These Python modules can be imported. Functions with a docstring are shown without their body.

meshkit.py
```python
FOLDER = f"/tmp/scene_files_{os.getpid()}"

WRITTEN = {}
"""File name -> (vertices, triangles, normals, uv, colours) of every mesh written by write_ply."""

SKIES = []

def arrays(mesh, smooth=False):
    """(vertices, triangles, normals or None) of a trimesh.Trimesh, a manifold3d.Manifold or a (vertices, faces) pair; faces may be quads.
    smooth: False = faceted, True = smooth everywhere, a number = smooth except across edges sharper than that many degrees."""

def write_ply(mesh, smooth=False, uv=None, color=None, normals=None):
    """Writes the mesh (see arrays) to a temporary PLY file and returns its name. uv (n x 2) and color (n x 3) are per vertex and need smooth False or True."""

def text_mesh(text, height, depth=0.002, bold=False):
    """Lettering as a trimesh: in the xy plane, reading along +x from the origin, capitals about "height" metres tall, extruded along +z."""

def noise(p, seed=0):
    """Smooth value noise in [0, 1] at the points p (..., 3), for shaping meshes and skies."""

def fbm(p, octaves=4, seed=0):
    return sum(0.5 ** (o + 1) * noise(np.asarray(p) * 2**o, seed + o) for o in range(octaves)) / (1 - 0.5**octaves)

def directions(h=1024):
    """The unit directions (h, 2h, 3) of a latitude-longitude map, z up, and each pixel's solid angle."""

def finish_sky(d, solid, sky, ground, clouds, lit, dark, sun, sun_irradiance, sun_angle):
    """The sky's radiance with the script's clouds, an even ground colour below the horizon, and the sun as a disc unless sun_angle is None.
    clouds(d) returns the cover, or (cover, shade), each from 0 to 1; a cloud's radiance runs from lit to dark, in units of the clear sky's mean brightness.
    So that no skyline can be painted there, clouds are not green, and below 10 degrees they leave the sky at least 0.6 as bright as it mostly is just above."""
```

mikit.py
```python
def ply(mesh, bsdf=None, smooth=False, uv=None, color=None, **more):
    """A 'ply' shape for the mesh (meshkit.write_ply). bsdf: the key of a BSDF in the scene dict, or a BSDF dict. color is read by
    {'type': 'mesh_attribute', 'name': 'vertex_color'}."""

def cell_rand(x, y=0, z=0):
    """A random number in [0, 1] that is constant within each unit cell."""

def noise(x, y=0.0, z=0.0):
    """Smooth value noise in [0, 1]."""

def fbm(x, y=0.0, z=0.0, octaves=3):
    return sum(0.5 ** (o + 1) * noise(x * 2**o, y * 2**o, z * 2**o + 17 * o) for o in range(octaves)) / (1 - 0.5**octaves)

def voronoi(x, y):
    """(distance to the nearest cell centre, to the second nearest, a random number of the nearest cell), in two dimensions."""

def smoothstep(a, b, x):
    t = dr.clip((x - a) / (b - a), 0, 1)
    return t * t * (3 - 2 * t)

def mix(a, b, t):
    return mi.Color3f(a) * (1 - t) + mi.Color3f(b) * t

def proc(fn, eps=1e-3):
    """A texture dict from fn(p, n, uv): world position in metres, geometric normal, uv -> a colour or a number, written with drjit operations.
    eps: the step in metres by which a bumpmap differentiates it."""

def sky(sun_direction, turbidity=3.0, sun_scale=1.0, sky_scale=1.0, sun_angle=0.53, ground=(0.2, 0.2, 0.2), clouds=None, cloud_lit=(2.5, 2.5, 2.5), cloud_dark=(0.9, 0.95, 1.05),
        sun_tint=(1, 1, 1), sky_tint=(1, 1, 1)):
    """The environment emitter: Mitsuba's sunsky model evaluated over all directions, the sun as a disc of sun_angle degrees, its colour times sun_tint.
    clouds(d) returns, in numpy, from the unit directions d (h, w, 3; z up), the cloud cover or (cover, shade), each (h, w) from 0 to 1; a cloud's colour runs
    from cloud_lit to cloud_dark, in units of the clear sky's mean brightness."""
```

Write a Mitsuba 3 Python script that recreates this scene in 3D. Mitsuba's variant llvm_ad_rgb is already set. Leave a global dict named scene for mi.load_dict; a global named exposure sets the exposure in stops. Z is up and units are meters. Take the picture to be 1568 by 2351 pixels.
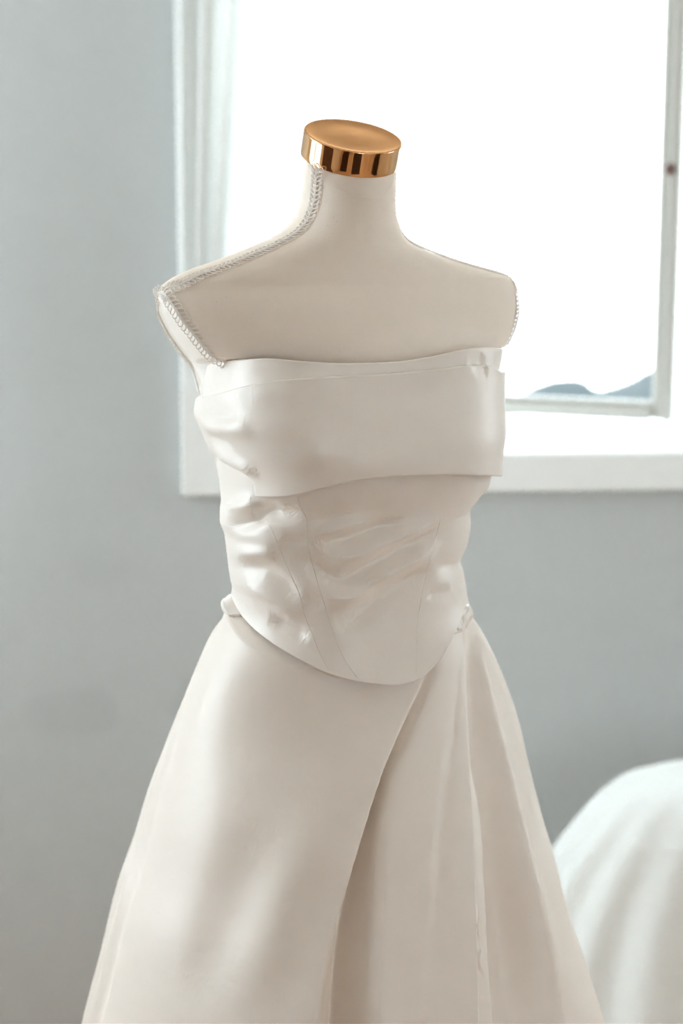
import math
import numpy as np
import trimesh
import mitsuba as mi
import drjit as dr
from scipy.spatial import cKDTree
from scipy.interpolate import PchipInterpolator
from scipy.ndimage import gaussian_filter1d, gaussian_filter
import mikit
import meshkit

# ---------------------------------------------------------------- camera, sky, exposure
FPX = 4200.0                                   # focal length in pixels of the 1568 x 2351 frame
DIST, CAM_Z, PITCH = 1.92, 1.52, math.radians(11.05)
CAM = np.array([0.0, -DIST, CAM_Z])
FWD = np.array([0.0, math.cos(PITCH), -math.sin(PITCH)])
UPV = np.array([0.0, math.sin(PITCH), math.cos(PITCH)])
T = mi.ScalarTransform4f
exposure = 5.2
SKY = 3.2
scene, labels = {}, {}
scene['camera'] = {
    'type': 'thinlens', 'fov': math.degrees(2 * math.atan(784.0 / FPX)), 'fov_axis': 'x',
    'aperture_radius': 0.0115, 'focus_distance': 1.83, 'near_clip': 0.05, 'far_clip': 200.0,
    'to_world': T().look_at(origin=CAM.tolist(), target=(CAM + FWD).tolist(), up=[0, 0, 1])}
scene['sky'] = mikit.sky((0.3, 0.6, 0.7), sun_scale=0.0, sky_scale=0.05, ground=(0.85, 0.87, 0.88),
                         clouds=lambda d: (np.ones(d.shape[:2]), 0.12 + 0.0 * d[..., 2]),
                         cloud_lit=(SKY * 9.0, SKY * 10.2, SKY * 10.8), cloud_dark=(SKY * 7.4, SKY * 8.6, SKY * 9.2))


def proj(p):
    d = np.asarray(p, float) - CAM
    k = FPX / (d @ FWD)
    return np.stack([784.0 + k * d[..., 0], 1175.5 - k * (d @ UPV)], -1)


def ray(px, row):
    return FWD * FPX + np.array([1.0, 0, 0]) * (px - 784.0) + UPV * (1175.5 - row)


def W(px, row, y):                             # the point of the plane y = const that the photograph shows there
    r = ray(px, row)
    return CAM + r * ((y + DIST) / r[1])


# ---------------------------------------------------------------- helpers
def put(key, mesh, bsdf, smooth=True, label=None, category=None, kind=None, group=None, **kw):
    scene[key] = mikit.ply(mesh, bsdf, smooth=smooth, **kw)
    tag(key, label, category, kind, group)


def tag(key, label=None, category=None, kind=None, group=None):
    d = {k: v for k, v in dict(label=label, category=category, kind=kind, group=group).items() if v}
    if d:
        labels[key] = d


def boxm(x0, x1, y0, y1, z0, z1, bev=0.0):
    if bev <= 0:
        m = trimesh.creation.box((x1 - x0, y1 - y0, z1 - z0))
    else:
        pts = []
        for sx in (0, 1):
            for sy in (0, 1):
                for sz in (0, 1):
                    c = np.array([(x0, x1)[sx], (y0, y1)[sy], (z0, z1)[sz]], float)
                    s = np.array([1 - 2 * sx, 1 - 2 * sy, 1 - 2 * sz]) * bev
                    for k in range(3):
                        o = s.copy()
                        o[k] = 0
                        pts.append(c + o)
        return trimesh.Trimesh(pts, process=False).convex_hull
    m.apply_translation(((x0 + x1) / 2, (y0 + y1) / 2, (z0 + z1) / 2))
    return m


def join(*ms):
    return trimesh.util.concatenate(list(ms))


def gridmesh(g, wrap=False):                   # g (rows, cols, 3)
    r, c = g.shape[:2]
    i, j = np.meshgrid(np.arange(r - 1), np.arange(c if wrap else c - 1), indexing='ij')
    j2 = (j + 1) % c
    q = np.stack([i * c + j, i * c + j2, (i + 1) * c + j2, (i + 1) * c + j], -1).reshape(-1, 4)
    f = np.vstack([q[:, [0, 1, 2]], q[:, [0, 2, 3]]])
    return trimesh.Trimesh(g.reshape(-1, 3), f, process=False)


def gridnormals(g, wrap=True):
    du = (np.roll(g, -1, 1) - np.roll(g, 1, 1)) if wrap else np.gradient(g, axis=1)
    dv = np.gradient(g, axis=0)
    n = np.cross(du, dv)
    n /= np.linalg.norm(n, axis=-1, keepdims=True) + 1e-12
    c = g.mean(axis=(0, 1))
    out = np.sum(n * np.concatenate([(g - g.mean(axis=1, keepdims=True))[..., :2], 0 * g[..., :1]], -1))
    return n if out > 0 else -n


def tube(points, radius, sides=6, closed=False):
    p = np.asarray(points, float)
    t = (np.roll(p, -1, 0) - np.roll(p, 1, 0)) if closed else np.gradient(p, axis=0)
    t /= np.linalg.norm(t, axis=1, keepdims=True) + 1e-12
    ref = np.where(np.abs(t[:, 2:]) < 0.9, [0, 0, 1.0], [1.0, 0, 0])
    a = np.cross(t, ref)
    a /= np.linalg.norm(a, axis=1, keepdims=True) + 1e-12
    b = np.cross(t, a)
    ang = np.arange(sides) * 2 * np.pi / sides
    v = p[:, None] + radius * (np.cos(ang)[None, :, None] * a[:, None] + np.sin(ang)[None, :, None] * b[:, None])
    g = v.transpose(1, 0, 2)
    if closed:
        v = np.concatenate([v, v[:1]], 0)
    return gridmesh(v, wrap=True)


def lathe(profile, n=96):
    pr = np.asarray(profile, float)
    ang = np.arange(n) * 2 * np.pi / n
    g = np.stack([pr[:, None, 0] * np.cos(ang), pr[:, None, 0] * np.sin(ang), np.repeat(pr[:, 1:], n, 1)], -1)
    return gridmesh(g, wrap=True)


def interp(pts, k=0):
    p = np.array(sorted(pts), float)
    f = PchipInterpolator(p[:, 0], p[:, 1], extrapolate=True)
    lo, hi = p[0, 0], p[-1, 0]
    return lambda x: f(np.clip(x, lo, hi))


# ---------------------------------------------------------------- materials
def rgb(*c):
    return {'type': 'rgb', 'value': [float(v) for v in (c if len(c) == 3 else c * 3)]}


def mat(key, base, rough=0.6, spec=0.5, **kw):
    scene[key] = {'type': 'twosided', 'b': {'type': 'principled', 'base_color': base if isinstance(base, dict) else rgb(*base),
                                            'roughness': rough, 'specular': spec, **kw}}


def linen_fn(p, n, uv):
    w = 0.5 + 0.5 * (mikit.noise(p.x * 1400, p.y * 1400, p.z * 260) * 0.5 + mikit.noise(p.x * 260, p.y * 260, p.z * 1500) * 0.5)
    slub = mikit.smoothstep(0.86, 0.96, mikit.noise(p.x * 640 + 9, p.y * 640, p.z * 260)) * mikit.smoothstep(0.6, 0.8, mikit.noise(p.x * 40, p.y * 40 + 3, p.z * 40))
    blot = mikit.fbm(p.x * 9, p.y * 9, p.z * 9)
    return mikit.mix((0.73, 0.64, 0.56), (0.81, 0.735, 0.655), w * 0.6 + blot * 0.4) * (1 - 0.20 * slub)


def wall_fn(p, n, uv):
    a = mikit.fbm(p.x * 2.1, p.y * 2.1, p.z * 1.7)
    s = mikit.smoothstep(0.72, 0.86, mikit.noise(p.x * 13, p.y * 13, p.z * 9)) * mikit.smoothstep(0.5, 0.7, mikit.noise(p.x * 3 + 5, p.y * 3, p.z * 3))
    return mikit.mix((0.475, 0.50, 0.502), (0.52, 0.543, 0.545), a) * (1 - 0.07 * s)


def floor_fn(p, n, uv):
    g = mikit.fbm(p.x * 6, p.y * 60, p.z)
    plank = mikit.cell_rand(dr.floor(p.y / 0.12), dr.floor(p.x / 1.3 + 0.37 * dr.floor(p.y / 0.12)))
    return mikit.mix((0.46, 0.30, 0.19), (0.61, 0.42, 0.28), g * 0.6 + plank * 0.4)


mat('linen', mikit.proc(linen_fn), 0.85, 0.2, sheen=0.3)
def plate_fn(p, n, uv):
    st_ = mikit.smoothstep(0.60, 0.78, mikit.fbm(p.x * 60, p.y * 60, p.z * 60)) * mikit.smoothstep(0.45, 0.65, mikit.noise(p.x * 22 + 4, p.y * 22, p.z * 22))
    return mikit.mix((0.80, 0.765, 0.72), (0.60, 0.49, 0.40), st_ * 0.6)


mat('plate_linen', mikit.proc(plate_fn), 0.85, 0.2, sheen=0.3)
mat('braid_cotton', (0.82, 0.785, 0.745), 0.6, 0.35)
mat('satin', (0.765, 0.712, 0.66), 0.38, 0.65, sheen=0.2)
mat('satin_skirt', (0.75, 0.685, 0.625), 0.41, 0.6, sheen=0.2)
mat('thread', (0.68, 0.61, 0.55), 0.8, 0.2)
mat('wall_paint', mikit.proc(wall_fn), 0.8, 0.25)
mat('white_paint', (0.83, 0.845, 0.84), 0.45, 0.4)
mat('sash_paint', (0.50, 0.49, 0.46), 0.5, 0.4)
mat('side_paint', (0.77, 0.71, 0.635), 0.85, 0.2)
mat('dark_rug', (0.05, 0.03, 0.022), 0.95, 0.1)
mat('ceiling_paint', (0.85, 0.81, 0.76), 0.9, 0.1)
mat('floor_wood', mikit.proc(floor_fn), 0.45, 0.4)
mat('brown_wood', (0.09, 0.05, 0.03), 0.4, 0.4)
mat('brown_knob', (0.12, 0.06, 0.045), 0.4, 0.4)
mat('white_cloth_fabric', (0.80, 0.82, 0.81), 0.7, 0.3, sheen=0.3)
mat('steel', (0.5, 0.5, 0.5), 0.35, 0.5, metallic=1.0)
mat('mound_leaves', (0.040, 0.050, 0.052), 0.9, 0.1)
scene['copper_side'] = {'type': 'principled', 'base_color': rgb(0.93, 0.54, 0.27), 'metallic': 1.0, 'roughness': 0.045, 'specular': 0.5}
scene['copper_top'] = {'type': 'roughconductor', 'material': 'none', 'distribution': 'ggx', 'alpha': 0.16, 'specular_reflectance': rgb(0.68, 0.345, 0.155)}
scene['pane_glass'] = {'type': 'thindielectric', 'int_ior': 1.5}
scene['sheer'] = {'type': 'principledthin', 'base_color': rgb(0.80, 0.81, 0.80), 'roughness': 0.8, 'diff_trans': 0.46, 'spec_trans': 0.0, 'eta': 1.3}

# ---------------------------------------------------------------- the room (its own axes, turned a little against the camera)
YAW_ROOM = math.radians(3.5)
RM = np.eye(4)
RM[:2, :2] = [[math.cos(YAW_ROOM), -math.sin(YAW_ROOM)], [math.sin(YAW_ROOM), math.cos(YAW_ROOM)]]
RI = np.linalg.inv(RM)
YW = 0.85                                      # face of the back wall
X0, X1, YF, ZC = -1.5, 2.2, -3.7, 2.55


def room(m):
    m = m.copy()
    m.apply_transform(RM)
    return m


def WR(px, row, y=None, z=None):               # the point of a room plane (y or z fixed), in room axes
    r = RI[:3, :3] @ ray(px, row)
    c = RI[:3, :3] @ CAM
    t = (y - c[1]) / r[1] if z is None else (z - c[2]) / r[2]
    return c + r * t


SG = 0.034
FR = 0.022                                     # casing stands this far off the wall
yc = YW - FR
BL = WR(418, 1139, yc)
cas_x0, cas_z0 = BL[0], BL[2]
sill_z = WR(1350, 1038, yc)[2]
open_x0 = cas_x0 + (sill_z - cas_z0)
sash_p0, sash_p1 = WR(1160, 951, z=sill_z + SG), WR(1541, 969, z=sill_z + SG)
sd = sash_p1[:2] - sash_p0[:2]
sd /= np.linalg.norm(sd)                       # the sash stands ajar, along sd
S_LEN = 0.78
hinge = sash_p1[:2] - sd * S_LEN
open_x1 = WR(1690, 700, YW)[0]
open_z1 = 2.12
SD = 0.37                                      # depth of the wall
print('casing', cas_x0, cas_z0, 'sill', sill_z, 'open', open_x0, open_x1, 'sash', sash_p0, sash_p1, 'angle', math.degrees(math.atan2(-sd[1], sd[0])), 'hinge', hinge)


def wall_with_holes(a0, a1, z1, holes):        # boxes in (along, z) around rectangular openings that share no column
    rects, at = [], a0
    for h0, h1, b, t in sorted(holes):
        rects += [(at, h0, 0, z1), (h0, h1, 0, b), (h0, h1, t, z1)]
        at = h1
    rects.append((at, a1, 0, z1))
    return rects


put('wall_back', room(join(*[boxm(a, b, YW, YW + SD, c, d) for a, b, c, d in
                             wall_with_holes(X0 - 0.2, X1 + 0.2, ZC, [(open_x0, open_x1, sill_z, open_z1)])])),
    'wall_paint', False, label='plain grey painted wall behind the dress', kind='structure')
LW = [(-0.3, 0.68, 0.7, 2.3)]
put('wall_left', room(join(*[boxm(X0 - 0.2, X0, a, b, c, d) for a, b, c, d in wall_with_holes(YF - 0.2, YW + 0.05, ZC, LW)])),
    'side_paint', False, label='cream side wall with a window, left of the dress', kind='structure')
RW = [(-0.1, 0.65, 0.9, 2.15)]
put('wall_right', room(join(*[boxm(X1, X1 + 0.2, a, b, c, d) for a, b, c, d in wall_with_holes(YF - 0.2, YW + 0.05, ZC, RW)])), 'side_paint', False, label='cream side wall far right of the dress', kind='structure')
FW = [(0.85, 1.85, 0.6, 2.3)]
put('wall_front', room(join(*[boxm(a, b, YF - 0.2, YF, c, d) for a, b, c, d in wall_with_holes(X0, X1, ZC, FW)])),
    'side_paint', False, label='cream wall behind the camera with a wide window', kind='structure')
put('floor', room(boxm(X0 - 0.2, X1 + 0.2, YF - 0.2, YW + SD, -0.1, 0)), 'floor_wood', False, label='warm wooden floor', kind='structure')
for k, q in enumerate([(-1.2, -0.5, -2.6, -1.9), (0.0, 0.72, -2.3, -1.5), (1.72, 2.15, -1.15, -0.5)]):
    put('floor__rug' + (f'_{k:03d}' if k else ''), room(boxm(q[0], q[1], q[2], q[3], 0, 0.012, 0.003)), 'dark_rug', False)
put('ceiling', room(boxm(X0 - 0.2, X1 + 0.2, YF - 0.2, YW + SD, ZC, ZC + 0.1)), 'ceiling_paint', False, label='white ceiling', kind='structure')

# window_1: picture-frame casing, deep sill, a single sash standing ajar
cw = open_x0 - cas_x0
tag('window_1', label='overexposed white window behind the dress', kind='structure')
put('window_1__casing', room(boxm(cas_x0, open_x0, yc, YW, cas_z0, open_z1 + cw, 0.003)), 'white_paint', False)
put('window_1__casing_001', room(boxm(open_x1, open_x1 + cw, yc, YW, cas_z0, open_z1 + cw, 0.003)), 'white_paint', False)
put('window_1__casing_002', room(boxm(open_x0, open_x1, yc, YW, open_z1, open_z1 + cw, 0.003)), 'white_paint', False)
put('window_1__apron', room(boxm(open_x0, open_x1, yc, YW, cas_z0, sill_z, 0.004)), 'white_paint', False)
t = 0.012
put('window_1__sill', room(boxm(open_x0, open_x1, YW, YW + SD, sill_z - 0.01, sill_z + 0.002)), 'white_paint', False)
put('window_1__jamb', room(boxm(open_x0, open_x0 + t, YW, YW + SD, sill_z, open_z1)), 'white_paint', False)
put('window_1__jamb_001', room(boxm(open_x1 - t, open_x1, YW, YW + SD, sill_z, open_z1)), 'white_paint', False)
put('window_1__jamb_002', room(boxm(open_x0, open_x1, YW, YW + SD, open_z1 - t, open_z1)), 'white_paint', False)
s_len, sz0, sz1 = S_LEN, sill_z + SG, open_z1 - 0.03
sash_m = np.eye(4)
sash_m[:2, 0], sash_m[:2, 1], sash_m[:2, 3] = sd, [-sd[1], sd[0]], hinge


def sash(m):
    m = m.copy()
    m.apply_transform(sash_m)
    return room(m)


st, th = 0.026, 0.030
put('window_1__sash', sash(boxm(0, st, 0, th, sz0, sz1, 0.003)), 'sash_paint', False, label='slim grey casement sash standing ajar')
put('window_1__sash__stile', sash(join(boxm(s_len - 0.016, s_len, 0, th, sz0, sz1, 0.002), boxm(s_len - 0.034, s_len - 0.016, 0.012, th, sz0, sz1, 0.004))), 'sash_paint', False)
put('window_1__sash__rail', sash(join(boxm(st, s_len - 0.034, 0, th, sz0, sz0 + 0.018, 0.002), boxm(st, s_len - 0.034, 0.012, th, sz0 + 0.018, sz0 + 0.029, 0.003))), 'sash_paint', False)
put('window_1__sash__rail_001', sash(boxm(st, s_len - 0.034, 0, th, sz1 - 0.03, sz1, 0.003)), 'sash_paint', False)
put('window_1__sash__pane', sash(boxm(st, s_len - 0.034, 0.0185, 0.0186, sz0 + 0.016, sz1 - 0.03)), 'pane_glass', False)
kz = WR(1537, 388, RI[:3, :3][1] @ np.array([0, 0, 0]) + (hinge + sd * (s_len - 0.02))[1])[2]
kn = lathe([(0.0001, 0.0), (0.004, 0.0), (0.004, -0.010), (0.0085, -0.014), (0.0095, -0.020), (0.0075, -0.026), (0.0001, -0.028)], 32)
kn.apply_transform(trimesh.transformations.rotation_matrix(-math.pi / 2, (1, 0, 0)))
kn.apply_translation((s_len - 0.012, 0, kz))
put('window_1__sash__knob', sash(kn), 'brown_knob', label='small brown latch knob')


# windows behind and beside the camera (daylight comes through them)
def plain_window(n, along, fixed, h, wall_mat, label):
    a0, a1, b, tt = h
    mid, w = (a0 + a1) / 2, 0.055

    def bx(p0, p1, z0, z1, e0=-0.06, e1=-0.01):
        return boxm(p0, p1, fixed + e0, fixed + e1, z0, z1) if along == 'x' else boxm(fixed + e0, fixed + e1, p0, p1, z0, z1)
    tag(f'window_{n}', label=label, kind='structure')
    put(f'window_{n}__frame', room(join(bx(a0, a0 + w, b, tt), bx(a1 - w, a1, b, tt), bx(a0 + w, a1 - w, b, b + w), bx(a0 + w, a1 - w, tt - w, tt), bx(mid - w / 2, mid + w / 2, b + w, tt - w))), wall_mat, False)
    put(f'window_{n}__pane', room(bx(a0 + w, mid - w / 2, b + w, tt - w, -0.0351, -0.035)), 'pane_glass', False)
    put(f'window_{n}__pane_001', room(bx(mid + w / 2, a1 - w, b + w, tt - w, -0.0351, -0.035)), 'pane_glass', False)


plain_window(2, 'y', X0, LW[0], 'white_paint', 'white framed side window left of the dress')
plain_window(3, 'x', YF, FW[0], 'brown_wood', 'dark framed wide window behind the camera')
plain_window(4, 'y', X1 + 0.07, RW[0], 'white_paint', 'white framed side window far right of the dress')


def door(n, m_slab, m_panels, label):
    tag(f'door_{n}', label=label, kind='structure')
    put(f'door_{n}__slab', room(m_slab), 'brown_wood', False)
    for k, pm in enumerate(m_panels):
        put(f'door_{n}__panel' + (f'_{k:03d}' if k else ''), room(pm), 'brown_wood', False)


door(1, boxm(-1.25, -0.25, YF, YF + 0.04, 0, 2.1, 0.004), [boxm(-1.13, -0.37, YF + 0.04, YF + 0.052, a, b, 0.004) for a, b in ((0.15, 0.95), (1.1, 1.98))], 'dark brown panelled door behind the camera')
door(2, boxm(X1 - 0.04, X1, -1.75, -0.65, 0, 2.1, 0.004), [boxm(X1 - 0.052, X1 - 0.04, -1.63, -0.77, a, b, 0.004) for a, b in ((0.15, 0.95), (1.1, 1.98))], 'dark brown panelled door in the right wall')
door(3, boxm(X0, X0 + 0.04, -1.15, -0.42, 0, 2.1, 0.004), [boxm(X0 + 0.04, X0 + 0.052, -1.05, -0.52, a, b, 0.004) for a, b in ((0.15, 0.95), (1.1, 1.98))], 'dark brown panelled door in the left wall')


# ---------------------------------------------------------------- lofted bodies: silhouettes, depths and a facing
PHI = math.radians(26.0)
LAT = np.array([math.cos(PHI), math.sin(PHI), 0.0])
FRO = np.array([math.sin(PHI), -math.cos(PHI), 0.0])


def zrow(row, y=0.0):
    return W(784, row, y)[2]


def superpoly(th, a, bf, bb, n, k, cu, cv):
    c, s = np.cos(th), np.sin(th)
    u = a * k * np.sign(c) * np.abs(c) ** (2 / n)
    u = np.clip(u, -a, a)
    v = np.where(s > 0, bf, bb) * np.sign(s) * np.abs(s) ** (2 / n)
    return (u + cu)[:, None] * LAT + (v + cv)[:, None] * FRO


class Loft:
    """Horizontal sections between the left and right outlines of the photograph, in world metres."""

    def __init__(self, left, right, params, q, nz=260, nt=480, zmin=None, ztop=None, th=None, own=False):
        qf = interp(q)
        cx = 0.0
        L, R = [], []
        for src, dst in ((left, L), (right, R)):
            for row, x in src:
                y = 0.0
                for _ in range(4):
                    p = W(x, row, y)
                    y = (p[0] - cx) * math.tan(PHI) * float(qf(row))
                dst.append((p[2], p[0]))
        XL, XR = interp(L), interp(R)
        P = {k: interp([(zrow(r), v) for r, v in pts]) for k, pts in params.items()}
        self.z = np.linspace(ztop if ztop is not None else zrow(min(left[0][0], right[0][0])), zmin if zmin is not None else max(L[-1][0], R[-1][0]), nz)
        self.th = np.arange(nt) * 2 * np.pi / nt if th is None else th
        self.g = np.zeros((nz, len(self.th), 3))
        self.par = []
        full = self.th if own else np.arange(720) * 2 * np.pi / 720
        for i, z in enumerate(self.z):
            pr = {k: float(f(z)) for k, f in P.items()}
            xl, xr = float(XL(z)), float(XR(z))
            a, cu = (xr - xl) / 2, (xl + xr) / 2
            for _ in range(12):
                p = superpoly(full, a, pr['bf'], pr['bb'], pr['n'], pr.get('k', 1.0), cu, pr['cv'])
                # as seen from the camera: widths are compared along the sight lines, at the figure's own depth
                xs = p[:, 0]
                lo, hi = xs.min(), xs.max()
                a += ((xr - xl) - (hi - lo)) / 2 / math.cos(PHI)
                cu += ((xl + xr) / 2 - (hi + lo) / 2) / math.cos(PHI)
                a = max(a, 0.01)
            self.par.append((a, pr['bf'], pr['bb'], pr['n'], pr.get('k', 1.0), cu, pr['cv']))
            self.g[i] = superpoly(self.th, *self.par[-1])
            self.g[i, :, 2] = z

    def between(self, ztop, zbot, rows):
        """A grid whose columns run from ztop(theta) to zbot(theta)."""
        t = np.linspace(0, 1, rows)[:, None]
        zz = ztop[None] * (1 - t) + zbot[None] * t
        f = np.clip((zz - self.z[0]) / (self.z[-1] - self.z[0]) * (len(self.z) - 1), 0, len(self.z) - 1.001)
        i = f.astype(int)
        w = (f - i)[..., None]
        j = np.arange(len(self.th))[None].repeat(rows, 0)
        p = self.g[i, j] * (1 - w) + self.g[i + 1, j] * w
        p[..., 2] = zz
        return p

    def edge(self, curve, zback=None):
        """z(theta) where the surface meets a line drawn over its front (photograph pixels)."""
        H = interp(curve)
        x0, x1 = min(c[0] for c in curve), max(c[0] for c in curve)
        pp = proj(self.g)
        front = np.sin(self.th) > -0.35
        cross = pp[..., 1] - H(pp[..., 0])
        n = gridnormals(self.g)
        out = np.full(len(self.th), np.nan)
        for j in range(len(self.th)):
            s = np.where((cross[:-1, j] < 0) & (cross[1:, j] >= 0))[0]
            if not len(s):
                continue
            i = s[0]
            if n[i, j] @ (CAM - self.g[i, j]) < 0 or not (x0 - 3 <= pp[i, j, 0] <= x1 + 3):
                continue
            w = -cross[i, j] / (cross[i + 1, j] - cross[i, j])
            out[j] = self.z[i] * (1 - w) + self.z[i + 1] * w
        ok = np.isfinite(out)
        if zback is not None:                  # a level for the middle of the back
            jb = int(np.argmin(np.abs(self.th - 1.5 * np.pi)))
            out[jb] = zback
            ok[jb] = True
        k = np.where(ok)[0]
        n_ = len(out)
        out = np.interp(np.arange(n_), np.concatenate([k - n_, k, k + n_]), np.tile(out[k], 3))
        return gaussian_filter1d(out, 1.5, mode='wrap')


def lift(g, line, step=3.0, nrm=None):
    """A line drawn on the photograph -> points on the front of the surface g."""
    p = np.array(line, float)
    s = np.concatenate([[0], np.cumsum(np.linalg.norm(np.diff(p, axis=0), axis=1))])
    u = np.linspace(0, s[-1], max(8, int(s[-1] / step)))
    if len(p) > 2:
        p = np.stack([PchipInterpolator(s, p[:, k])(u) for k in (0, 1)], 1)
    else:
        p = np.stack([np.interp(u, s, p[:, k]) for k in (0, 1)], 1)
    n = gridnormals(g) if nrm is None else nrm
    m = np.einsum('ijk,ijk->ij', n, CAM - g) > 0
    v, nn = g[m], n[m]
    d, i = cKDTree(proj(v)).query(p, k=4)
    w = 1 / (d + 1e-3)
    w /= w.sum(1, keepdims=True)
    return (v[i] * w[..., None]).sum(1), (nn[i] * w[..., None]).sum(1)


def fold(g, n, line, amp, width, base=None):
    """Ridge (amp > 0) or valley (amp < 0) in metres along a line over the surface."""
    pts, _ = lift(base if base is not None else g, line)
    d, i = cKDTree(pts).query(g.reshape(-1, 3))
    u = i / (len(pts) - 1)
    taper = np.clip(np.minimum(u, 1 - u) / 0.33, 0, 1)
    taper = taper * taper * (3 - 2 * taper)
    return (amp * taper * np.exp(-(d / width) ** 2)).reshape(g.shape[:2])


# ---------------------------------------------------------------- the dress form
tl = [(352, 730), (362, 712), (374, 702), (398, 698), (450, 691), (490, 678), (520, 658), (545, 624), (560, 592), (575, 556), (590, 518), (605, 478), (618, 440), (632, 408), (645, 384), (660, 367),
      (690, 356), (720, 355), (760, 368), (800, 390), (830, 410), (880, 441), (960, 475), (1060, 525), (1150, 530), (1250, 548), (1330, 560), (1420, 545), (1500, 510), (1640, 480)]
tr = [(352, 885), (364, 898), (380, 905), (402, 907), (450, 907), (490, 909), (520, 917), (545, 929), (560, 947), (575, 978), (590, 1018), (605, 1062), (617, 1105), (626, 1140), (633, 1164), (646, 1176),
      (670, 1182), (700, 1183), (745, 1174), (790, 1158), (820, 1150), (870, 1135), (960, 1120), (1060, 1095), (1150, 1050), (1250, 1035), (1330, 1030), (1420, 1040), (1500, 1080), (1640, 1110)]
form = Loft(tl, tr, {
    'bf': [(352, .034), (364, .043), (380, .0465), (405, .047), (490, .052), (545, .056), (590, .056), (640, .058), (680, .073), (720, .088), (760, .104), (830, .130), (900, .118), (980, .113), (1150, .095), (1330, .09), (1640, .10)],
    'bb': [(352, .034), (364, .043), (380, .0465), (395, .047), (490, .054), (545, .058), (590, .060), (640, .062), (720, .085), (830, .095), (1330, .085), (1640, .10)],
    'n': [(330, 2), (590, 2.0), (900, 2.0), (1100, 2.2), (1640, 2.2)],
    'k': [(330, 1), (640, 1.0), (660, 1.015), (700, 1.07), (760, 1.11), (830, 1.10), (890, 1.015), (930, 1.0), (1640, 1)],
    'cv': [(352, .020), (372, .017), (410, .010), (520, -.002), (640, -.004), (760, -.018), (840, -.036), (960, -.014), (1640, 0)]},
    [(330, 0.05), (490, 0.1), (545, 0.5), (600, 0.85), (640, 1.0), (760, 0.95), (830, 0.85), (980, 0.55), (1640, 0.4)], nz=420, nt=420)
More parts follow.
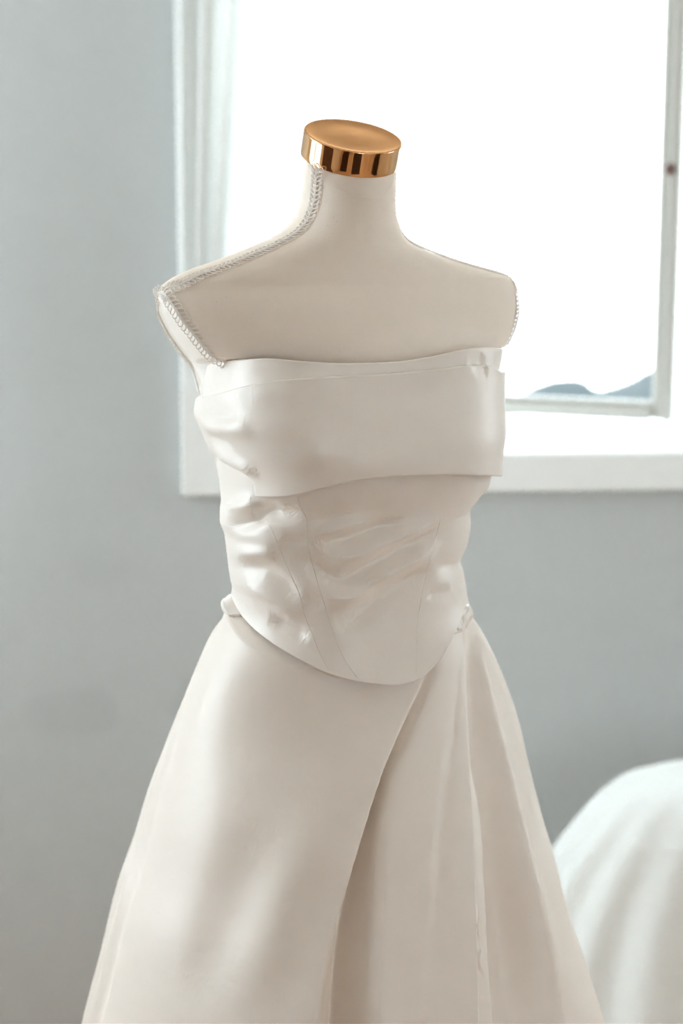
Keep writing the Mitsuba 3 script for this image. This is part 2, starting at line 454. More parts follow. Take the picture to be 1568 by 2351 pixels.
# the outline of the gown's neckline band; the form stays inside it
nl = [(790, 462), (843, 455), (880, 449), (917, 446), (950, 441), (990, 456), (1025, 471), (1070, 490), (1110, 499), (1140, 505), (1170, 509)]
nr = [(780, 1163), (803, 1160), (850, 1151), (900, 1149), (960, 1150), (1020, 1143), (1060, 1141), (1090, 1147), (1170, 1149)]
neck = Loft(nl, nr, {
    'bf': [(780, .118), (850, .122), (930, .133), (1000, .140), (1080, .139), (1170, .134)],
    'bb': [(780, .100), (1170, .102)],
    'n': [(780, 2.8), (1000, 3.1), (1170, 3.0)],
    'cv': [(780, 0.004), (1170, 0.004)]}, [(780, .6), (1170, .5)], nz=300, nt=720, ztop=zrow(690))
top_line = [(440, 862), (457, 842), (480, 833), (540, 828), (600, 825), (700, 832), (800, 837), (900, 835), (1000, 822), (1080, 806), (1120, 801), (1162, 804)]
mid_line = [(440, 922), (450, 919), (480, 913), (560, 891), (640, 877), (780, 868), (900, 862), (1000, 852), (1090, 843), (1130, 845), (1152, 858)]
low_line = [(495, 1140), (520, 1139), (580, 1138), (650, 1137), (700, 1127), (760, 1112), (830, 1098), (900, 1090), (960, 1087), (1040, 1086), (1100, 1088), (1150, 1090)]
z1_, z2_, z3_ = neck.edge(top_line, zrow(840, .1)), neck.edge(mid_line, zrow(880, .1)), neck.edge(low_line, zrow(1100, .1))


class Polar:
    """A loft as radius(height, direction), to keep one body inside another."""

    def __init__(self, z, g, level):
        self.z, self.c = z, g.mean(1)
        self.ang = np.linspace(-np.pi, np.pi, 361)
        d = g - self.c[:, None]
        a = np.arctan2(d @ FRO, d @ LAT)
        rad = np.hypot(d[..., 0], d[..., 1])
        self.r = np.zeros((len(z), 361))
        for k in range(len(z)):
            o = np.argsort(a[k])
            self.r[k] = np.interp(self.ang, a[k][o], rad[k][o], period=2 * np.pi)
        o = np.argsort(a[len(z) // 2])
        self.level = np.interp(self.ang, a[len(z) // 2][o], level[o], period=2 * np.pi)

    def keep(self, p, gap, below, soft, lo=-400.0, hi=400.0, fade=12.0):
        """Pulls points below (or above) the level line inside, between two directions (degrees)."""
        q = np.asarray(p, float).reshape(-1, 3).copy()
        f = np.clip((q[:, 2] - self.z[0]) / (self.z[-1] - self.z[0]) * (len(self.z) - 1), 0, len(self.z) - 1.001)
        i = f.astype(int)
        w = f - i
        c = self.c[i] * (1 - w)[:, None] + self.c[i + 1] * w[:, None]
        d = q - c
        a = np.arctan2(d @ FRO, d @ LAT)
        j = np.clip((a + np.pi) / (2 * np.pi) * 360, 0, 359.999)
        j0 = j.astype(int)
        wj = j - j0
        rm = (self.r[i, j0] * (1 - wj) + self.r[i, j0 + 1] * wj) * (1 - w) + (self.r[i + 1, j0] * (1 - wj) + self.r[i + 1, j0 + 1] * wj) * w - gap
        lev = self.level[j0] * (1 - wj) + self.level[j0 + 1] * wj
        t = (lev - q[:, 2]) if below else (q[:, 2] - lev)
        wt = np.clip(1 + t / soft, 0, 1)
        wt = wt * wt * (3 - 2 * wt)
        ad = np.degrees(a)
        ad = np.where(ad < (lo + hi) / 2 - 180, ad + 360, ad)
        wt = wt * np.clip(1 + np.minimum(ad - lo, hi - ad) / fade, 0, 1)
        r = np.hypot(d[:, 0], d[:, 1])
        k = np.where(r > rm, 1 - wt * (1 - rm / np.maximum(r, 1e-6)), 1)
        q[:, :2] = c[:, :2] + d[:, :2] * k[:, None]
        return q.reshape(np.shape(p))


in_band = Polar(neck.z, neck.g, z1_)


def inside_band(p):
    return in_band.keep(p, 0.0120, True, 0.004, -10, 193, 6)


form.g = inside_band(form.g)
# the neck ends inside the copper cap
ALPHA = math.radians(20.5)
AX = FRO * math.sin(ALPHA) + np.array([0, 0, math.cos(ALPHA)])
CR = 0.0508
capc = W(811, 311, -0.012)
_h = (form.g - capc) @ AX
_r = form.g - capc - _h[..., None] * AX
_l = np.linalg.norm(_r, axis=-1)
_lim = np.interp(_h, [-0.044, -0.0275, -0.024, -0.012, 0.0], [0.056, CR - 0.0008, CR - 0.0032, CR - 0.0045, CR - 0.01])
_k = np.where((_h > -0.044) & (_l > _lim), _lim / np.maximum(_l, 1e-6), 1.0)
form.g = capc + np.minimum(_h, -0.004)[..., None] * AX + _r * _k[..., None]
fg = form.g
top = fg[0].mean(0)
bot = fg[-1].mean(0)
put('dress_form__torso', join(gridmesh(fg, True), gridmesh(np.stack([fg[-1], np.repeat(bot[None], fg.shape[1], 0)]), True)), 'linen', True, label='cream linen covered bust and neck')
tag('dress_form', label='cream linen dress form with copper neck cap wearing the white satin gown', category='dress form')

# copper neck cap, tipped forward with the neck
cx_ = np.cross([0, 0, 1.0], AX)
cx_ /= np.linalg.norm(cx_)
CT = np.eye(4)
CT[:3, 0], CT[:3, 1], CT[:3, 2], CT[:3, 3] = cx_, np.cross(AX, cx_), AX, capc
r = 0.0016
side = [(CR - 0.002, -0.0262), (CR - 0.0006, -0.0262), (CR, -0.0256)] + [(CR, -0.0256 + (0.0256 - r) * k / 6) for k in range(1, 7)]
roll = [(CR - r + r * math.cos(a), -r + r * math.sin(a)) for a in np.linspace(0, math.pi / 2, 7)]
m = lathe(side + roll[1:5], 160)
m.apply_transform(CT)
put('dress_form__neck_cap', m, 'copper_side', True, label='polished copper neck cap')
m = lathe(roll[4:] + [(CR - 0.0030, -0.0003), (CR - 0.006, -0.0009), (CR * .75, -0.0016), (CR * .5, -0.0010), (CR * .25, -0.0004), (0.0004, -0.0003)], 160)
m.apply_transform(CT)
put('dress_form__neck_cap__cap_top', m, 'copper_top', True, label='brushed copper top')


# gimp braid: two rows of teardrop loops over a cord
def smooth_path(p, step=0.0023):
    p = np.asarray(p)
    s = np.concatenate([[0], np.cumsum(np.linalg.norm(np.diff(p, axis=0), axis=1))])
    keep = np.concatenate([[True], np.diff(s) > 1e-6])
    p, s = p[keep], s[keep]
    u = np.arange(0, s[-1], step / 4)
    return np.stack([np.interp(u, s, gaussian_filter1d(p[:, k], 2)) for k in range(3)], 1)


fn = gridnormals(fg)
ftree = cKDTree(fg.reshape(-1, 3))


def braid(path, normals, flip=1, pitch=0.0048, scale=1.35):
    p = np.asarray(path)
    tan = np.gradient(p, axis=0)
    tan /= np.linalg.norm(tan, axis=1, keepdims=True) + 1e-12
    nrm = np.asarray(normals)
    nrm = gaussian_filter1d(nrm, 6, axis=0)
    nrm -= (nrm * tan).sum(1, keepdims=True) * tan
    nrm /= np.linalg.norm(nrm, axis=1, keepdims=True)
    bi = np.cross(nrm, tan)
    s = np.concatenate([[0], np.cumsum(np.linalg.norm(np.diff(p, axis=0), axis=1))])
    out = []
    ang = np.arange(14) * 2 * np.pi / 14
    for q in np.arange(0.002, s[-1] - 0.002, pitch):
        i = int(np.searchsorted(s, q))
        T_, N_, B_ = tan[i] * flip, nrm[i], bi[i]
        for sg in (-1, 1):
            d1 = (B_ * sg * 0.80 - T_ * 0.60)
            d2 = np.cross(N_, d1)
            c = p[i] + d1 * 0.0031 * scale + N_ * 0.0010
            w = 0.0017 * (0.55 + 0.45 * np.cos(ang)) + 0.0004          # teardrop: round outside, narrow at the cord
            pts = c + np.outer(np.cos(ang) * 0.0033 * scale, d1) + np.outer(np.sin(ang) * w * scale * 1.15, d2) + np.outer(0.0005 * np.cos(ang * 1.0), -N_)
            out.append(tube(pts, 0.00056, 5, True))
    for off in (-0.0007, 0.0007):
        tw = np.sin(s / pitch * 2 * np.pi)[:, None]
        out.append(tube((p + bi * (off + 0.0003 * tw) + nrm * 0.0016)[::3], 0.0006, 5))
    return join(*out)


nt = fg.shape[1]
zi = lambda row: int(np.argmin(np.abs(form.z - zrow(row))))
flat = lambda i, sgn, fb: None


def plate_edge(sgn, rows):
    """Front and back edge of the flat arm plate, and its middle, at the side sgn."""
    F, B = [], []
    for i in rows:
        a, bf, bb, n, k, cu, cv = form.par[i]
        h = (1 - min(1.0, 1 / k) ** n) ** (1 / n) if k > 1.0005 else 0.0
        for lst, v in ((F, bf * h), (B, -bb * h)):
            q_ = (cu + sgn * a) * LAT + (cv + v) * FRO
            q_[2] = form.z[i]
            lst.append(q_)
    return np.array(F), np.array(B)


i_tip, i_arm = zi(652), zi(900)
count = 0
for sgn, name in ((-1, 'dress_form__braid_trim'), (1, 'dress_form__braid_trim_001')):
    rows = np.arange(zi(385), i_tip + 2)
    col = np.interp(rows, [rows[0], zi(520), zi(600), i_tip - 4, i_tip + 1], [0.34, 0.36, 0.44, 0.34, 0.0])
    F = np.array([superpoly(np.array([(math.pi - c_) if sgn < 0 else c_ * 0.4]), *form.par[i])[0] + [0, 0, form.z[i]] for i, c_ in zip(rows, col)])
    pth = smooth_path(F)
    _, ii = ftree.query(pth)
    nn = fn.reshape(-1, 3)[ii]
    up = np.array([0, 0, 1.0])
    put(name, braid(pth, nn), 'braid_cotton', True, label='off white looped gimp braid')
    rows = np.arange(i_tip, i_arm)
    F, B = plate_edge(sgn, rows)
    nf = (zi(831) if sgn < 0 else zi(806)) - i_tip
    ring = in_band.keep(np.concatenate([F[:nf][::-1], B[1:]]), 0.0108, True, 0.004, -10, 193, 6)
    side_n = np.tile(LAT * sgn * 0.75, (1, 1))
    pth = smooth_path(ring)
    _, ii = ftree.query(pth)
    k_ = np.clip((np.arange(len(pth)) / len(pth) - 0.46) / 0.08, 0, 1)[:, None]
    nn = (FRO * 0.72 + LAT * sgn * 0.70) * (1 - k_) + (LAT * sgn * 0.9 - FRO * 0.45) * k_
    put(name.replace('braid_trim', 'armhole_braid'), braid(pth, nn), 'braid_cotton', True, label='off white looped gimp braid')
    # the arm plate: a padded oval on the flat of the armhole
    h = np.linspace(0, 1, 9)[:, None, None]
    g = F[None] * (1 - h) + B[None] * h
    bulge = np.sin(np.pi * h[..., 0]) * np.sin(np.pi * np.linspace(0.02, 0.98, len(F)))[None] ** 0.5
    g = g + LAT * sgn * (0.0004 + 0.0022 * bulge[..., None])
    put(name.replace('braid_trim', 'arm_plate'), gridmesh(in_band.keep(g, 0.0108, True, 0.004, -10, 193, 6)), 'plate_linen', True, label='pale padded oval arm plate')
pole_z = form.z[-1]
pc = fg[-1].mean(0)
m = trimesh.creation.cylinder(0.016, pole_z - 0.02, sections=32)
m.apply_translation((pc[0], pc[1], (pole_z + 0.02) / 2))
put('dress_form__pole', m, 'steel', 30)
m = lathe([(0.16, 0.0), (0.16, 0.012), (0.15, 0.02), (0.03, 0.03), (0.018, 0.05), (0.0001, 0.05)], 64)
m.apply_translation((pc[0], pc[1], 0))
put('dress_form__base', m, 'steel', 30)

# ---------------------------------------------------------------- the gown: bodice
tag('wedding_dress', label='strapless ivory satin wedding gown with folded neckline and full skirt on the dress form', category='dress')
bl = [(830, 462), (900, 466), (1000, 488), (1060, 497), (1120, 504), (1150, 506), (1172, 503), (1195, 503), (1225, 514), (1260, 519), (1290, 523), (1325, 528), (1348, 536), (1400, 541), (1470, 535), (1600, 500)]
br = [(830, 1135), (900, 1132), (1000, 1128), (1060, 1124), (1098, 1119), (1128, 1097), (1160, 1075), (1190, 1077), (1230, 1071), (1255, 1060), (1274, 1053), (1300, 1060), (1330, 1064), (1385, 1062), (1440, 1078), (1520, 1110), (1600, 1140)]
bod = Loft(bl, br, {
    'bf': [(830, .108), (900, .118), (980, .126), (1060, .124), (1150, .112), (1250, .106), (1350, .108), (1450, .116), (1600, .132)],
    'bb': [(830, .095), (1150, .095), (1300, .088), (1450, .105), (1600, .125)],
    'n': [(830, 2.5), (1000, 2.6), (1150, 2.5), (1350, 2.4), (1600, 2.3)],
    'cv': [(830, 0.004), (1600, 0.004)]}, [(830, .55), (1150, .45), (1600, .35)], nz=300, nt=640)
hem_line = [(533, 1344), (550, 1390), (575, 1425), (620, 1465), (700, 1515), (760, 1545), (830, 1563), (900, 1570), (945, 1562), (990, 1530), (1020, 1490), (1042, 1440), (1062, 1385)]
hz = bod.edge(hem_line, zback=zrow(1400))
NBT = 640
ztop_b = np.full(NBT, zrow(985))
bg = bod.between(ztop_b, hz, 300)
bn = gridnormals(bg)
F1 = [([(612, 1418), (660, 1440), (715, 1472)], -.0042, .0085), ([(640, 1266), (708, 1290), (782, 1333), (831, 1309), (929, 1260), (1055, 1184)], -.0080, .0115),
      ([(708, 1256), (782, 1244), (868, 1215), (940, 1196)], -.0062, .0090), ([(760, 1440), (800, 1425), (888, 1366), (1000, 1300)], -.0080, .0120), ([(690, 1176), (750, 1194), (830, 1180), (910, 1150)], -.0030, .0095),
      ([(525, 1298), (602, 1308), (640, 1335), (700, 1390)], -.0050, .0100), ([(505, 1222), (582, 1194), (615, 1180), (715, 1184)], -.0055, .0080), ([(650, 1160), (600, 1180), (560, 1200)], -.003, .008),
      ([(725, 1270), (798, 1281), (880, 1250), (970, 1212), (1040, 1178)], .0058, .0105), ([(530, 1275), (580, 1270), (650, 1262)], .0045, .0100), ([(515, 1168), (560, 1162), (600, 1156)], .004, .009),
      ([(820, 1345), (920, 1300), (1020, 1240)], .0055, .0100), ([(545, 1330), (620, 1372), (700, 1425)], .0035, .0095), ([(720, 1230), (770, 1215), (850, 1180)], .003, .009),
      ([(640, 1235), (690, 1245), (720, 1240)], -.0028, .007), ([(690, 1370), (720, 1380), (750, 1400)], -.002, .007), ([(860, 1440), (960, 1395), (1030, 1340)], -.0025, .011),
      ([(1000, 1300), (1030, 1296), (1060, 1290)], -.002, .006), ([(980, 1370), (1010, 1362), (1040, 1350)], -.002, .006), ([(720, 1350), (800, 1372), (870, 1345)], .0028, .0095)]
fd = 1.35 * sum(fold(bg, bn, ln, a, w, bg) for ln, a, w in F1)
fd += 0.0012 * (meshkit.fbm(bg * 28.0, 3, 5) - 0.5)
# a flat hem and a little stand-off at the lower edge
tt = np.linspace(0, 1, bg.shape[0])[:, None]
fd = fd * np.clip((1 - tt) / 0.08, 0.1, 1) + 0.004 * np.clip((tt - 0.85) / 0.15, 0, 1) ** 2
bgd = bg + bn * fd[..., None]
bnd = gridnormals(bgd)


def shell(g, n, thick, close_top=True):
    """Cloth with a rounded lower edge and an inner side."""
    r_ = thick / 2
    c = g[-1] - n[-1] * r_
    down = g[-1] - g[-2]
    down /= np.linalg.norm(down, axis=1, keepdims=True) + 1e-12
    rings = [c + n[-1] * r_ * math.cos(a) + down * r_ * math.sin(a) for a in np.linspace(0.4, math.pi, 7)]
    inner = (g - n * thick)[::-1][::3]
    parts = [g, np.array(rings), inner]
    return np.concatenate(parts, 0)


put('wedding_dress__bodice', gridmesh(shell(bgd, bnd, 0.0022), True), 'satin', True, label='fitted boned corset bodice with curved hem')
seams = [[(683, 1138), (690, 1165), (703, 1190), (706, 1220), (707, 1250), (714, 1283), (726, 1325), (740, 1373), (757, 1428), (775, 1480), (795, 1520), (823, 1559)],
         [(611, 1190), (630, 1230), (645, 1268), (665, 1315), (688, 1367), (697, 1405), (716, 1455), (736, 1505), (756, 1541)],
         [(575, 1140), (578, 1175), (583, 1188)],
         [(1012, 1190), (986, 1290), (966, 1380), (957, 1460), (956, 1550)]]
sb = np.stack([gaussian_filter(bgd[..., k], 1) for k in range(3)], -1)
for k, ln in enumerate(seams):
    p, n_ = lift(bgd, ln, 2.0, bnd)
    p = gaussian_filter1d(p, 2, axis=0)
    put('wedding_dress__bodice__seam' + ('' if k == 0 else f'_{k:03d}'), tube(p + n_ * 0.0001, 0.00032 if k < 3 else 0.00018, 6), 'thread' if k < 3 else 'satin', True)
in_bodice = Polar(bod.z, bod.g, hz)

# folded neckline band: an inner layer and an outer turned-down layer
F2 = [([(442, 955), (490, 957), (550, 960)], -.0035, .008), ([(470, 1000), (500, 1012), (535, 1026)], -.003, .007), ([(483, 1046), (520, 1075), (560, 1102), (590, 1122)], -.0055, .008),
      ([(460, 985), (520, 985), (590, 985)], .003, .010), ([(485, 1030), (540, 1060), (600, 1085)], .006, .010), ([(775, 1016), (850, 1014), (920, 1008)], -.0022, .012), ([(780, 1060), (900, 1068), (1040, 1060)], .002, .012),
      ([(560, 905), (640, 905), (700, 930)], .002, .010), ([(1080, 850), (1110, 835), (1125, 812)], -.0022, .008),
      ([(650, 1060), (690, 1050), (760, 1040)], .0015, .012)]


def layer(zt, zb, rows, off, thick, zlow=0.0):
    g = neck.between(zt, zb, rows)
    n = gridnormals(g)
    d = sum(fold(g, n, ln, a, w, g) for ln, a, w in F2)
    t_ = np.linspace(0, 1, rows)[:, None]
    d = d + off + zlow * t_ ** 2
    g = g + n * d[..., None]
    n = gridnormals(g)
    r_ = thick / 2
    ct, cb = g[0] - n[0] * r_, g[-1] - n[-1] * r_
    upv = np.array([0, 0, 1.0])
    topr = [ct + n[0] * r_ * math.cos(a) + upv * r_ * math.sin(a) for a in np.linspace(math.pi, 0.25, 8)]
    botr = [cb + n[-1] * r_ * math.cos(a) - upv * r_ * math.sin(a) for a in np.linspace(0.25, math.pi, 8)]
    inner = (g - n * thick)[::-1][1:-1:3]
    return np.concatenate([topr, g, botr, inner, topr[:1]], 0)


put('wedding_dress__neckline_band', gridmesh(layer(z2_, z3_, 170, 0.0, 0.0042), True), 'satin', True, label='wide turned-down satin band across the bust')
put('wedding_dress__neckline_band__inner_fold', gridmesh(layer(z1_, z2_ - 0.03, 70, -0.0068, 0.0034), True), 'satin', True, label='upper satin fold along the neckline')

# ---------------------------------------------------------------- the gown: skirt
ol = [(1385, 518), (1405, 514), (1465, 471), (1540, 436), (1620, 404), (1690, 377), (1790, 344), (1890, 317), (2030, 279), (2170, 244), (2351, 208)]
orr = [(1385, 1062), (1410, 1077), (1440, 1098), (1500, 1131), (1580, 1165), (1650, 1190), (1760, 1215), (1860, 1240), (1960, 1270), (2080, 1300), (2190, 1338), (2351, 1388)]
il = [(1368, 530), (1385, 522), (1420, 510), (1470, 485), (1511, 463), (1570, 438), (1642, 410), (1755, 371), (1834, 345), (1947, 314), (2052, 280), (2218, 242), (2322, 216), (2351, 209)]
ext_l, ext_r = (3700, -60), (3700, 1740)
spar = {'bf': [(1385, .096), (1480, .106), (1560, .118), (1700, .155), (1900, .205), (2100, .25), (2351, .30), (3700, .46)],
        'bb': [(1385, .09), (1560, .13), (1700, .17), (1900, .22), (2351, .25), (3700, .29)],
        'n': [(1385, 2.2), (2351, 2.0), (3700, 2.0)], 'cv': [(1385, 0.0), (3700, 0.0)]}
thf = np.linspace(-0.35, np.pi + 0.35, 760)
thb = np.linspace(np.pi + 0.35, 2 * np.pi - 0.35, 182)[1:-1]
th_s = np.concatenate([thf, thb])
sq = [(1385, .35), (1600, .2), (2351, .12), (3700, .1)]
sk = Loft(il + [ext_l], orr + [ext_r], spar, sq, nz=520, zmin=0.004, th=th_s)
sk.g = in_bodice.keep(sk.g, 0.0065, False, 0.012, -18, 204, 6)
sg = sk.g
sn = gridnormals(sg)
rows_f = [1500, 1580, 1700, 1800, 1900, 2050, 2200, 2351]
feat = {'A': [995, 965, 910, 868, 836, 793, 757, 738], 'B': [1012, 985, 930, 892, 870, 858, 853, 850], 'C': [1045, 1036, 1020, 1004, 991, 980, 968, 958],
        'D': [1071, 1072, 1074, 1077, 1082, 1086, 1089, 1092], 'E': [1074, 1074, 1086, 1108, 1128, 1141, 1151, 1161], 'R': [1131, 1165, 1203, 1226, 1252, 1291, 1341, 1388]}
XF = {}
for k, xs in feat.items():
    p, _ = lift(sg, list(zip(xs, rows_f)), 6.0, sn)
    o = np.argsort(p[:, 2])
    zz, xx = p[o, 2], p[o, 0]
    u, ix = np.unique(np.round(zz, 5), return_index=True)
    lin = np.polyfit(zz[:max(6, len(zz) // 5)], xx[:max(6, len(zz) // 5)], 1)
    XF[k] = (lambda u, x, lin: (lambda z: np.where(z < u[0], x[0] + lin[0] * (z - u[0]), np.interp(z, u, x))))(u, xx[ix], lin)
zr = {r_: lift(sg, [(900, r_), (905, r_)], 5.0, sn)[0][0, 2] for r_ in (1450, 1560, 1640, 1700, 1800, 1900, 2050, 2200, 2351)}
amp = interp([(zr[1450], 0.0), (zr[1560], 0.0055), (zr[1640], 0.012), (zr[1700], 0.018), (zr[1800], 0.026), (zr[1900], 0.031), (zr[2050], 0.036), (zr[2200], 0.040), (zr[2351], 0.043), (0.0, 0.05)])
ampE = interp([(zr[1450], 0.008), (zr[1640], 0.012), (zr[1700], 0.015), (zr[1800], 0.020), (zr[1900], 0.023), (zr[2050], 0.028), (zr[2351], 0.034), (0.0, 0.035)])
disp = np.zeros(sg.shape[:2])
for i, z in enumerate(sk.z):
    A, B, C, D, E, R = (float(XF[k](z)) for k in 'ABCDER')
    a, e = float(amp(z)), float(ampE(z))
    g_ = max(0.35, min(1.0, (B - A) / 0.03))
    B = max(B, A + 0.008)
    C, D = max(C, B + 0.012), max(D, B + 0.024)
    E, R = max(E, D + 0.004), max(R, E + 0.02)
    xs = [A - 0.40, A - 0.24, A - 0.14, A - 0.055, A - 0.008, A, A + 0.07 * (B - A) + 0.0006, A + 0.50 * (B - A), B - 0.0015, B + 0.18 * (C - B), C - 0.004, C + 0.006, 0.55 * C + 0.45 * D, D - 0.0035, D + 0.0025,
          D + 0.5 * (E - D) + 0.001, E - 0.001, E + 0.004, E + 0.25 * (R - E), E + 0.60 * (R - E), E + 0.85 * (R - E) + 0.004]
    ds = [0, -0.1 * a, 0.0, 0.22 * a, 0.34 * a, 0.22 * a, -1.1 * a, -0.50 * a, 0.18 * a, 0.34 * a, 0.29 * a, 0.23 * a, 0.28 * a, 0.30 * a, 0.30 * a - 0.9 * e,
          0.2 * a - 0.75 * e, 0.2 * a - 0.8 * e, -1.15 * e, -1.0 * e, 0.1 * e, 0.0]
    xs = np.maximum.accumulate(np.array(xs)) + 2e-5 * np.arange(len(xs))
    f = PchipInterpolator(xs, ds, extrapolate=False)
    disp[i] = np.nan_to_num(f(np.clip(sg[i, :, 0], xs[0], xs[-1])))
ny = np.clip((-sn[..., 1] - 0.05) / 0.25, 0, 1)
disp *= ny
disp = gaussian_filter1d(disp, 1.0, axis=0)
disp = gaussian_filter1d(disp, 0.8, axis=1)
soft = [([(800, 1760), (700, 1960), (640, 2130), (560, 2351)], .0065, .030), ([(640, 1860), (540, 2060), (470, 2240), (430, 2351)], -.0065, .034), ([(760, 1950), (700, 2150), (670, 2351)], -.004, .022), ([(560, 1700), (520, 1950), (480, 2300)], .004, .05),
        ([(1086, 2095), (1100, 2110), (1122, 2118)], .008, .008), ([(1088, 2160), (1104, 2150), (1122, 2140)], -.009, .007), ([(1090, 2200), (1105, 2186), (1125, 2175)], .009, .008), ([(1090, 2250), (1110, 2235), (1125, 2220)], -.008, .008),
        ([(1180, 1900), (1225, 2100), (1275, 2351)], .005, .02), ([(1150, 1750), (1190, 1900), (1250, 2150), (1310, 2351)], .003, .02)]
for ln, a, w in soft:
    disp += fold(sg, sn, ln, a, w, sg) * ny
# soft flutes round the back
fl = np.clip((sk.z[0] - sk.z) / (sk.z[0] - sk.z[-1]), 0, 1)[:, None]
back = np.clip(-np.sin(th_s) * 3 - 0.4, 0, 1)[None]
disp += back * fl * 0.03 * np.sin(th_s * 26)[None]
disp += 0.0025 * (meshkit.fbm(sg * np.array([7.0, 7.0, 2.5]), 3, 11) - 0.5) * np.clip(fl * 4, 0, 1)
flat_n = sn.copy()
flat_n[..., 2] *= 0.3
flat_n /= np.linalg.norm(flat_n, axis=-1, keepdims=True)
skd = sg + flat_n * disp[..., None]
put('wedding_dress__skirt', gridmesh(skd, True), 'satin_skirt', True, label='full ivory satin skirt with deep front folds')
# the back panel that shows past the front panel on the left
thp = np.radians(np.linspace(200, 335, 320))
bp = Loft(ol + [(3700, -75)], [(r_, x - 70) for r_, x in orr] + [(3700, 1640)], spar, sq, nz=300, zmin=0.004, th=thp, own=True)
bgp = bp.g
nb = gridnormals(bgp, False)
w_ = np.clip((np.degrees(thp) - 225) / 25, 0, 1) * np.clip((335 - np.degrees(thp)) / 25, 0, 1)
tuck = np.clip((214 - np.degrees(thp)) / 9, 0, 1)
bgp = bgp + nb * (0.03 * np.clip((bp.z[0] - bp.z) / bp.z[0], 0, 1)[:, None] * w_[None] * (1.2 + np.sin(thp * 22)[None]) - 0.055 * tuck[None] * np.clip((bp.z[0] - bp.z) / 0.12, 0.1, 1)[:, None])[..., None]
put('wedding_dress__back_panel', gridmesh(bgp), 'satin_skirt', True, label='rear skirt panel edging past the front on the left')

# waistband of the skirt
wl = [(1350, 536), (1368, 530), (1385, 513), (1400, 513), (1418, 518), (1440, 522)]
wr = [(1345, 1058), (1358, 1066), (1385, 1072), (1405, 1078), (1430, 1075), (1450, 1070)]
wb = Loft(wl, wr, {'bf': [(1340, .100), (1450, .104)], 'bb': [(1340, .094), (1450, .10)], 'n': [(1340, 2.3), (1450, 2.3)], 'cv': [(1340, 0), (1450, 0)]}, [(1340, .35), (1450, .35)], nz=90, nt=420, ztop=zrow(1280), zmin=zrow(1500))
wg = wb.between(wb.edge([(500, 1352), (540, 1366), (600, 1385), (1000, 1385), (1045, 1372), (1080, 1350)], zrow(1345, .1)), wb.edge([(500, 1402), (530, 1412), (575, 1426), (1000, 1440), (1040, 1452), (1080, 1432)], zrow(1415, .1)), 60)
wn = gridnormals(wg)
t_ = np.linspace(0, 1, 60)[:, None]
right_side = np.clip((wg[..., 0] - 0.09) / 0.03, 0, 1)
wd = 0.003 * np.sin(np.pi * np.clip(t_, 0, 1)) + right_side * 0.011 * (meshkit.fbm(wg * np.array([75., 75., 60.]), 3, 3) - 0.5)
wg = in_bodice.keep(wg + wn * wd[..., None], 0.006, False, 0.006, -16, 204, 6)
put('wedding_dress__waistband', gridmesh(shell(wg, gridnormals(wg), 0.003), True), 'satin', True, label='narrow satin waistband crumpled at the right side')

# ---------------------------------------------------------------- curtain at the left of the window
cy = yc - 0.035
rr = np.array([-700, 0, 170, 340, 560, 700, 800, 890])
cl = np.array([408, 408, 409, 410, 414, 421, 432, 452])
cr = np.array([600, 578, 567, 555, 534, 520, 508, 498])
zz = np.array([WR(500, r_, cy)[2] for r_ in rr])
xl_ = np.array([WR(x, r_, cy)[0] for x, r_ in zip(cl, rr)])
xr_ = np.array([WR(x, r_, cy)[0] for x, r_ in zip(cr, rr)])
zs = np.linspace(zz[0], zz[-1], 220)
L_, R_ = np.interp(zs, zz[::-1], xl_[::-1]), np.interp(zs, zz[::-1], xr_[::-1])
u = np.linspace(0, 1, 260)
g = np.zeros((220, 260, 3))
for i, z in enumerate(zs):
    ph = 0.25 * math.sin(z * 2.2)
    g[i, :, 0] = L_[i] + (R_[i] - L_[i]) * (u + 0.018 * np.sin(u * 2 * np.pi * 5 + 1 + ph))
    g[i, :, 1] = cy - 0.012 * np.sin(u * 2 * np.pi * 3.2 + 0.6 + ph) - 0.005 * np.sin(u * 2 * np.pi * 7.3 + z * 3)
    g[i, :, 2] = z
put('curtain', room(gridmesh(g)), 'sheer', True, label='thin white sheer curtain gathered at the left edge of the bright window', category='curtain')
rod_z = float(zs[0])
m = trimesh.creation.cylinder(0.009, open_x1 - open_x0 + 0.4, sections=24)
m.apply_transform(trimesh.transformations.rotation_matrix(math.pi / 2, (0, 1, 0)))
m.apply_translation(((open_x0 + open_x1) / 2, cy, rod_z + 0.004))
br_ = [boxm(x - 0.008, x + 0.008, cy, YW, rod_z - 0.004, rod_z + 0.012) for x in (cas_x0 - 0.06, open_x1 + cw + 0.04)]
put('curtain_rod', room(join(m, *br_)), 'white_paint', 30, label='white curtain rod above the window', category='curtain rod')

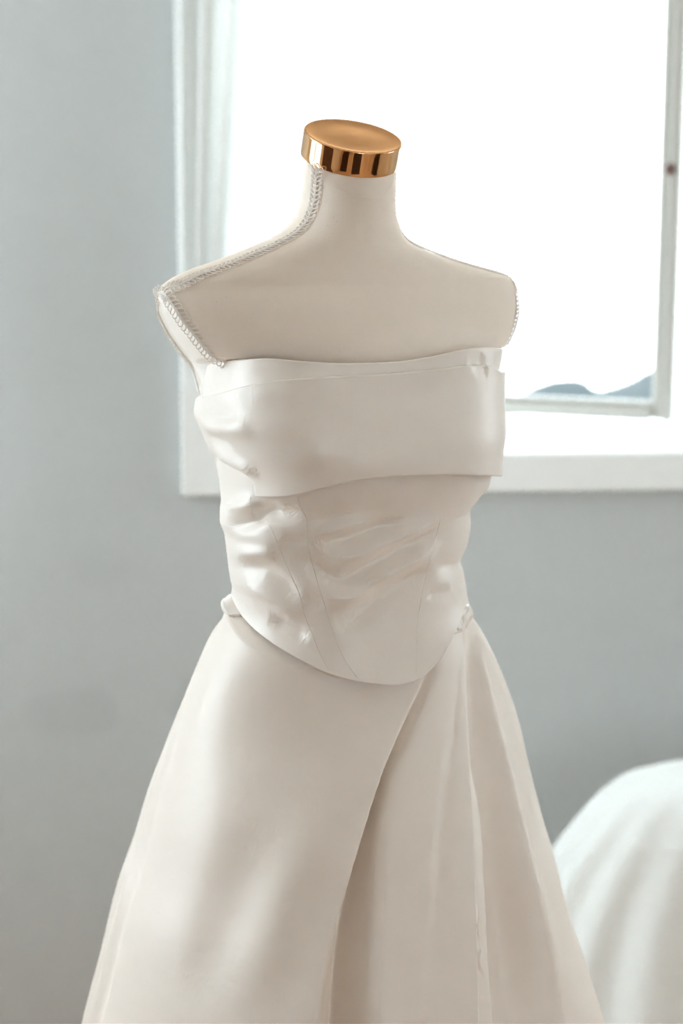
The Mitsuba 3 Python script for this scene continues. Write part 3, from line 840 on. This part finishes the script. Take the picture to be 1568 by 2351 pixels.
# ---------------------------------------------------------------- white cloth over a rounded seat at the lower right
cyv = 0.60
pts = [(1745, 1640), (1746, 1610), (1748, 1580), (1757, 1530), (1768, 1482), (1785, 1432), (1815, 1382), (1860, 1338), (1910, 1298), (1965, 1262), (2060, 1215), (2200, 1165), (2351, 1130), (2700, 1085)]
zc_ = np.array([W(1400, r_, cyv)[2] for r_, _ in pts])
hc = np.array([W(1640, 1900, cyv)[0] - W(x, r_, cyv)[0] for r_, x in pts])
cxm = W(1640, 1900, cyv)[0]
zc_, hc = np.append(zc_, 0.003), np.append(hc, hc[-1] + 0.05)
hf = PchipInterpolator(zc_[::-1], hc[::-1])
tz = np.linspace(0, 1, 260) ** 1.8
zs = zc_[0] - (zc_[0] - 0.003) * tz
th = np.arange(420) * 2 * np.pi / 420
g = np.zeros((260, 420, 3))
for i, z in enumerate(zs):
    h = max(float(hf(z)), 0.001)
    d = 0.11 * min(1.0, h / 0.20) ** 0.8 + 0.03 * tz[i]
    c_, s_ = np.cos(th), np.sin(th)
    g[i] = np.stack([cxm + h * np.sign(c_) * np.abs(c_) ** 0.9, cyv - 0.02 + d * np.sign(s_) * np.abs(s_) ** 0.9, np.full(420, z)], 1)
n = gridnormals(g)
dd = 0.028 * (meshkit.fbm(g @ np.array([[3.5, 1.5, 2.5], [0, 4, 0], [3, 0, 1.2]]), 3, 21) - 0.5) + 0.010 * np.sin(th * 17 + 3 * np.sin(zs * 4)[:, None]) * np.clip(tz * 2, 0, 1)[:, None]
dd *= np.clip(np.linspace(0, 1, 260) * 6, 0, 1)[:, None] * np.clip(0.25 + 0.9 * np.abs(n[..., 1]), 0, 1)
g = g + n * dd[..., None]
g[..., 2] = np.maximum(g[..., 2], 0.002)
g[..., 1] = np.minimum(g[..., 1], 0.78)
put('white_cloth', gridmesh(g, True), 'white_cloth_fabric', True, label='loose white cloth draped over a rounded form beside the skirt, by the grey wall', category='cloth')

# ---------------------------------------------------------------- outside
my = 2.2
top_pts = [(1080, 975), (1160, 948), (1200, 925), (1250, 902), (1300, 889), (1342, 886), (1362, 902), (1400, 912), (1440, 902), (1480, 889), (1500, 876), (1530, 860), (1600, 838), (1700, 830), (1800, 850), (1900, 940)]
P_ = np.array([W(x, r_ - 12, my) for x, r_ in top_pts])
xs = np.linspace(P_[0, 0], P_[-1, 0], 160)
hz_ = PchipInterpolator(P_[:, 0], P_[:, 2])(xs)
aa = np.linspace(0, np.pi, 40)
g = np.zeros((40, 160, 3))
g[..., 0] = xs
base = 0.0
g[..., 1] = my + 0.55 * -np.cos(aa)[:, None] + 0.0
g[..., 2] = base + (hz_ - base)[None] * np.sin(aa)[:, None] ** 0.35
nz_ = meshkit.fbm(g * 7, 3, 2) - 0.5
g[..., 2] += 0.02 * nz_
put('mound', gridmesh(g), 'mound_leaves', True, label='blurred grey mound outside the lower right corner of the window', category='mound')
put('terrace', boxm(-6, 8, 1.75, 12, -0.12, -0.005), 'ceiling_paint', False, label='pale ground outside the window', kind='structure')
